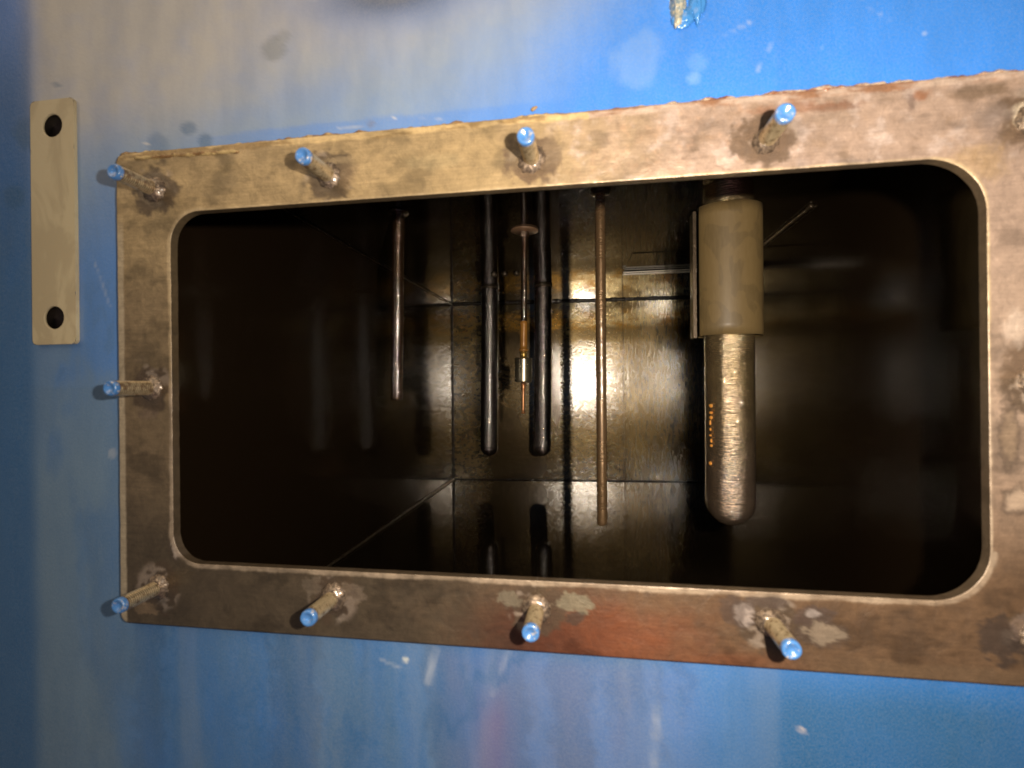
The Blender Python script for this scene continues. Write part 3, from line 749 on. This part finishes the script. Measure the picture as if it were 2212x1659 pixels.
# ------------------------------------------------------------------ things on the blue wall
strip = thing('mounting_strip', 'narrow tan upright metal strip with a dark hole at each end', 'strip', (-0.3736, YW, 0.1178))
def strip_mesh():
    hw, hh, th = 0.0181, 0.0863, 0.0026
    hr = 0.0080
    holes = [(0.0, 0.0680), (0.0, -0.0675)]
    bm = bmesh.new()
    # outline face with two round holes via radial rings
    vs, fs = [], []
    def ring(cz, z0, z1):
        """plate piece between z0 and z1 with a hole at cz"""
        N = 48; base = len(vs)
        for rr_, yy in ((hr, 0.0), (hr, -th + 0.0004), (hr + 0.0005, -th), (0.0150, -th + 0.00003), (0.0158, -th)):
            for k in range(N):
                a = 2 * math.pi * k / N
                q = min(1.0, 1.0)
                vs.append((rr_ * math.cos(a), yy, cz + rr_ * math.sin(a)))
        # outer square boundary
        for k in range(N):
            a = 2 * math.pi * k / N
            ca, sa = math.cos(a), math.sin(a)
            t = 1e9
            if abs(ca) > 1e-6: t = min(t, hw / abs(ca))
            if sa > 1e-6: t = min(t, (z1 - cz) / sa)
            if sa < -1e-6: t = min(t, (cz - z0) / -sa)
            px_, pz_ = t * ca, cz + t * sa
            # rounded outer corners
            rc = 0.0035
            if abs(pz_) > hh - rc and abs(px_) > hw - rc:
                vx, vz = abs(px_) - (hw - rc), abs(pz_) - (hh - rc); L_ = math.hypot(vx, vz)
                if L_ > rc: px_ = math.copysign(hw - rc + vx / L_ * rc, px_); pz_ = math.copysign(hh - rc + vz / L_ * rc, pz_)
            vs.append((px_, -th, pz_))
        for j in range(5):
            for k in range(N):
                k2 = (k + 1) % N
                fs.append((base + j * N + k, base + j * N + k2, base + (j + 1) * N + k2, base + (j + 1) * N + k))
    ring(0.0680, 0.0680 - 0.0176, hh)
    ring(-0.0675, -hh, -0.0675 + 0.0176)
    b0 = len(vs)
    z0, z1 = -0.0675 + 0.0176, 0.0680 - 0.0176
    for x in (-hw, hw):
        vs.extend([(x, -th, z0), (x, -th, z1)])
    fs.append((b0, b0 + 2, b0 + 3, b0 + 1))
    # sides
    e = len(vs)
    ol = rr(0, 0, hw, hh, 0.0035, [8, 40, 8, 40], 8)
    vs.extend([(a_, -th, b_) for a_, b_ in ol]); vs.extend([(a_, 0, b_) for a_, b_ in ol]); nl = len(ol)
    for i in range(nl):
        j = (i + 1) % nl
        fs.append((e + i, e + j, e + nl + j, e + nl + i))
    o = link_mesh('strip_plate', vs, fs, m_strip, strip, False)
    bm = bmesh.new(); bm.from_mesh(o.data)
    bmesh.ops.remove_doubles(bm, verts=bm.verts, dist=0.00005)
    bmesh.ops.recalc_face_normals(bm, faces=bm.faces)
    bm.to_mesh(o.data); bm.free()
    for cz in (0.0680, -0.0675):
        hsock = lathe('hole_shade_disc', [(0.0081, -0.0013), (0.0074, -0.0011), (0.0066, -0.0008), (0.0003, -0.0006)], m_hole_shade, strip, 'Y', 32)
        hsock.location = (0, 0, cz)
        hsock['label'] = 'dark round hole'
strip_mesh()

# painted weld lump at the top edge of the picture
lug = thing('weld_lump', 'small shiny blue and bare metal weld lump at the upper edge of the tank front', 'weld lump', (0.057, YW, 0.2145))
def blob(name, cx, cz, rx, rz, ry, mat, parent, sd):
    bm = bmesh.new()
    bmesh.ops.create_icosphere(bm, subdivisions=4, radius=1)
    for v in bm.verts:
        k = 1 + 0.28 * fbm(v.co.x * 1.6 + sd, v.co.y * 1.6, v.co.z * 1.6, 4)
        v.co = Vector((cx + v.co.x * rx * k, v.co.y * ry * k, cz + v.co.z * rz * k))
    me = bpy.data.meshes.new(name); bm.to_mesh(me); bm.free()
    for p in me.polygons: p.use_smooth = True
    me.materials.append(mat)
    o = bpy.data.objects.new(name, me); sc.collection.objects.link(o); o.parent = parent
    return o
m_lug, h, b = new_mat("thick_blue_enamel")
c = objc(h); n1 = h.noise(c, 120, 4, 0.6)
setp(h, b, color=(0.045, 0.19, 0.48), rough=0.22, coat=1.0, coatr=0.08, normal=bump(h, n1, 0.5, 0.001))
m_lug2, h, b = new_mat("bare_weld")
c = objc(h); n1 = h.noise(c, 260, 5, 0.7)
setp(h, b, color=h.mix(h.ramp(n1, 0.4, 0.6), (0.50, 0.46, 0.34), (0.16, 0.24, 0.30)), metallic=0.3, rough=0.3, coat=0.6, coatr=0.1, normal=bump(h, n1, 0.8, 0.001))
blob('bare_bead', -0.0050, 0.006, 0.0045, 0.014, 0.005, m_lug2, lug, 0.4)
blob('painted_bead', 0.0055, 0.006, 0.0042, 0.013, 0.004, m_lug, lug, 2.4)
blob('painted_drip', -0.0020, -0.0035, 0.0062, 0.006, 0.003, m_lug, lug, 5.1)

def chip(name, label, x, z, rx, rz, rot, mat, sd):
    t = thing(name, label, 'flake', (x, YW - 0.0006, z), (0, rot, 0))
    blob('flake', 0, 0, rx, rz, 0.0009, mat, t, sd)
chip('rust_flake', 'tiny tan flake stuck to the blue paint above the flange', -0.0325, 0.1665, 0.0021, 0.0011, -0.5, m_chip, 1)

# ------------------------------------------------------------------ pipes and probes hanging from the tank roof
def hang(name, label, cat, x, y, dxdz, group=None):
    """dxdz: lean of the axis"""
    return thing(name, label, cat, (x, y, TZ1), (0, math.atan(dxdz), 0), group)

def rodp(r, z0, z1, step=0.004):
    n = max(2, int(abs(z1 - z0) / step))
    return [(r, z0 + (z1 - z0) * i / n) for i in range(n + 1)]

def dome(r, z, n=9, kz=1.0):
    return [(r * math.cos(math.pi / 2 * i / n) + 0.0001, z - kz * r * math.sin(math.pi / 2 * i / n)) for i in range(n + 1)]

# short brown pipe, left
p = hang('brown_pipe', 'short brown oily pipe hanging alone at the left inside the tank', 'pipe', -0.2495, 0.640, 0.021)
lathe('pipe', rodp(0.0077, -0.0015, -0.2500) + [(0.0060, -0.2506), (0.0058, -0.235)], m_pipe, p, 'Z', 36, 0.02, 120, 1.0, cap=False)
lathe('collar', [(0.0078, -0.0045), (0.0125, -0.0042), (0.0130, -0.0020), (0.0130, -0.0002)], m_pipe, p, 'Z', 36, 0.06, 120, 2.0)

# two dark closed tubes
for i, (x, zb, lab) in enumerate(((-0.236, -0.1700, 'dark closed tube left of the thin float probe'), (-0.1090, -0.1690, 'dark closed tube right of the thin float probe'))):
    p = hang('closed_tube', lab, 'tube', x, 1.185 + 0.005 * i, 0.016, 'dark closed tubes deep inside the tank')
    L = TZ1 - zb
    lathe('tube', rodp(0.0205, -0.004, -L + 0.0205, 0.004) + dome(0.0205, -L + 0.0205), m_tube, p, 'Z', 48, 0.012, 90, 1.0 + i)
    lathe('tube_neck', [(0.0213, -0.004), (0.0215, -0.002), (0.0213, -0.0002)], m_weldin, p, 'Z', 40, 0.06, 90, 3.0 + i)

# float probe
p = hang('float_probe', 'thin rod with amber sleeve, steel float and copper tip between the dark tubes', 'level probe', -0.0966, 0.755, 0.018)
zz = lambda s: s * 0.755 - TZ1
lathe('mounting_disc', [(0.0200, -0.0024), (0.0207, -0.0018), (0.0207, -0.0002)], m_disc, p, 'Z', 40, 0.03, 90, 0.2)
lathe('rod', rodp(0.0048, -0.0025, zz(0.122)), m_pipe, p, 'Z', 28, 0.03, 140, 0.4)
lathe('lock_nut', [(0.0068, -0.0110), (0.0072, -0.0095), (0.0072, -0.0040), (0.0066, -0.0026)], m_pipe, p, 'Z', 6, smooth=False)
lathe('amber_sleeve', [(0.0047, zz(0.125))] + rodp(0.0056, zz(0.124), zz(0.070)) + [(0.0072, zz(0.0695)), (0.0072, zz(0.0655)), (0.0050, zz(0.065))], m_amber, p, 'Z', 28, 0.03, 120, 0.7)
lathe('brass_collar', rodp(0.0050, zz(0.066), zz(0.052)), m_brass, p, 'Z', 24)
lathe('float', [(0.0060, zz(0.0520)), (0.0124, zz(0.0516)), (0.0128, zz(0.050))] + rodp(0.0128, zz(0.049), zz(0.006)) + [(0.0128, zz(0.0055)), (0.0123, zz(0.004)), (0.0045, zz(0.0035))], m_floatm, p, 'Z', 40)
lathe('copper_tip', [(0.0036, zz(0.004)), (0.0034, zz(-0.008)), (0.0024, zz(-0.014))] + rodp(0.0024, zz(-0.015), zz(-0.0550)) + [(0.0031, zz(-0.0555)), (0.0031, zz(-0.0585))], m_copper, p, 'Z', 20)
lathe('cable', rodp(0.0006, -0.003, -0.010), m_dark, p, 'Z', 8)

# long copper-brown rod
p = hang('copper_rod', 'long slim copper-brown rod with a black collar in front of the bright back wall', 'rod', 0.0125, 0.608, 0.0035)
lathe('rod', rodp(0.0061, -0.006, -0.3965) + [(0.0052, -0.3982), (0.0002, -0.3984)], m_rod, p, 'Z', 36, 0.02, 100, 0.8)
lathe('collar', [(0.0063, -0.0085), (0.0112, -0.0075), (0.0118, -0.0045), (0.0116, -0.0002)], m_dark, p, 'Z', 24, 0.14, 140, 1.8)

# big gauge tube with its tan sleeve
p = hang('gauge_tube', 'thick round-ended tube in a tan sleeve hanging at the right inside the tank', 'tube', 0.1590, 0.620, 0.003)
Lb = TZ1 + 0.1660
lathe('tube', rodp(0.0272, -0.004, -Lb + 0.030, 0.003) + dome(0.0272, -Lb + 0.030, 14, 1.10), m_big, p, 'Z', 96, 0.004, 60, 0.8)
def sleeve():
    r0, r1 = 0.0345, 0.0368
    zt, zb = 0.2010 - TZ1, 0.0530 - TZ1
    a0, a1 = math.radians(-163), math.radians(150)    # open behind, folded edge on the left
    N, Mz = 80, 12
    vs, fs = [], []
    for r in (r1, r0):
        for j in range(Mz + 1):
            z = zt + (zb - zt) * j / Mz
            for k in range(N + 1):
                a = a0 + (a1 - a0) * k / N
                vs.append((r * math.cos(a), r * 0.80 * math.sin(a), z))
    W = N + 1; K = W * (Mz + 1)
    for j in range(Mz):
        for k in range(N):
            q = (j * W + k, j * W + k + 1, (j + 1) * W + k + 1, (j + 1) * W + k)
            fs.append(q); fs.append(tuple(v + K for v in q[::-1]))
    for k in range(N):
        fs.append((k, k + K, k + 1 + K, k + 1)); q = Mz * W + k
        fs.append((q, q + 1, q + 1 + K, q + K))
    for j in range(Mz):
        q = j * W; fs.append((q, q + W, q + W + K, q + K)); q = j * W + N; fs.append((q, q + K, q + W + K, q + W))
    o = link_mesh('sleeve', vs, fs, m_sleeve, p, False)
    bm = bmesh.new(); bm.from_mesh(o.data); bmesh.ops.recalc_face_normals(bm, faces=bm.faces); bm.to_mesh(o.data); bm.free()
    for pl in o.data.polygons: pl.use_smooth = abs(pl.normal.z) < 0.5
    # folded seam lip on the left
    lip = box('seam_lip', (-0.0405, -0.006, zb + 0.0002 - 0.002), (-0.0368, 0.014, zt - 0.003), m_weldin, o, 0.0006)
    lip['label'] = 'folded seam lip of the sleeve'
sleeve()
for i, (z, rx, rz) in enumerate(((0.0, 0.0026, 0.0020), (-0.0080, 0.0023, 0.0016), (-0.0135, 0.0020, 0.0020), (-0.0195, 0.0014, 0.0030), (-0.0270, 0.0014, 0.0016),
                                 (-0.0340, 0.0016, 0.0012), (-0.0400, 0.0014, 0.0022), (-0.0455, 0.0019, 0.0016), (-0.0660, 0.0020, 0.0024))):
    a = math.radians(207 + random.uniform(-2, 3))
    o = blob('orange_dot', 0, 0, rx * 1.1, rz * 0.95, 0.0007, m_dot, p, i * 2.0)  # raised orange dots down the left side of the tube
    o.location = (0.0272 * math.cos(a), 0.0272 * math.sin(a), -0.258 + z)
    o.rotation_euler = (0, 0, a + math.pi / 2)
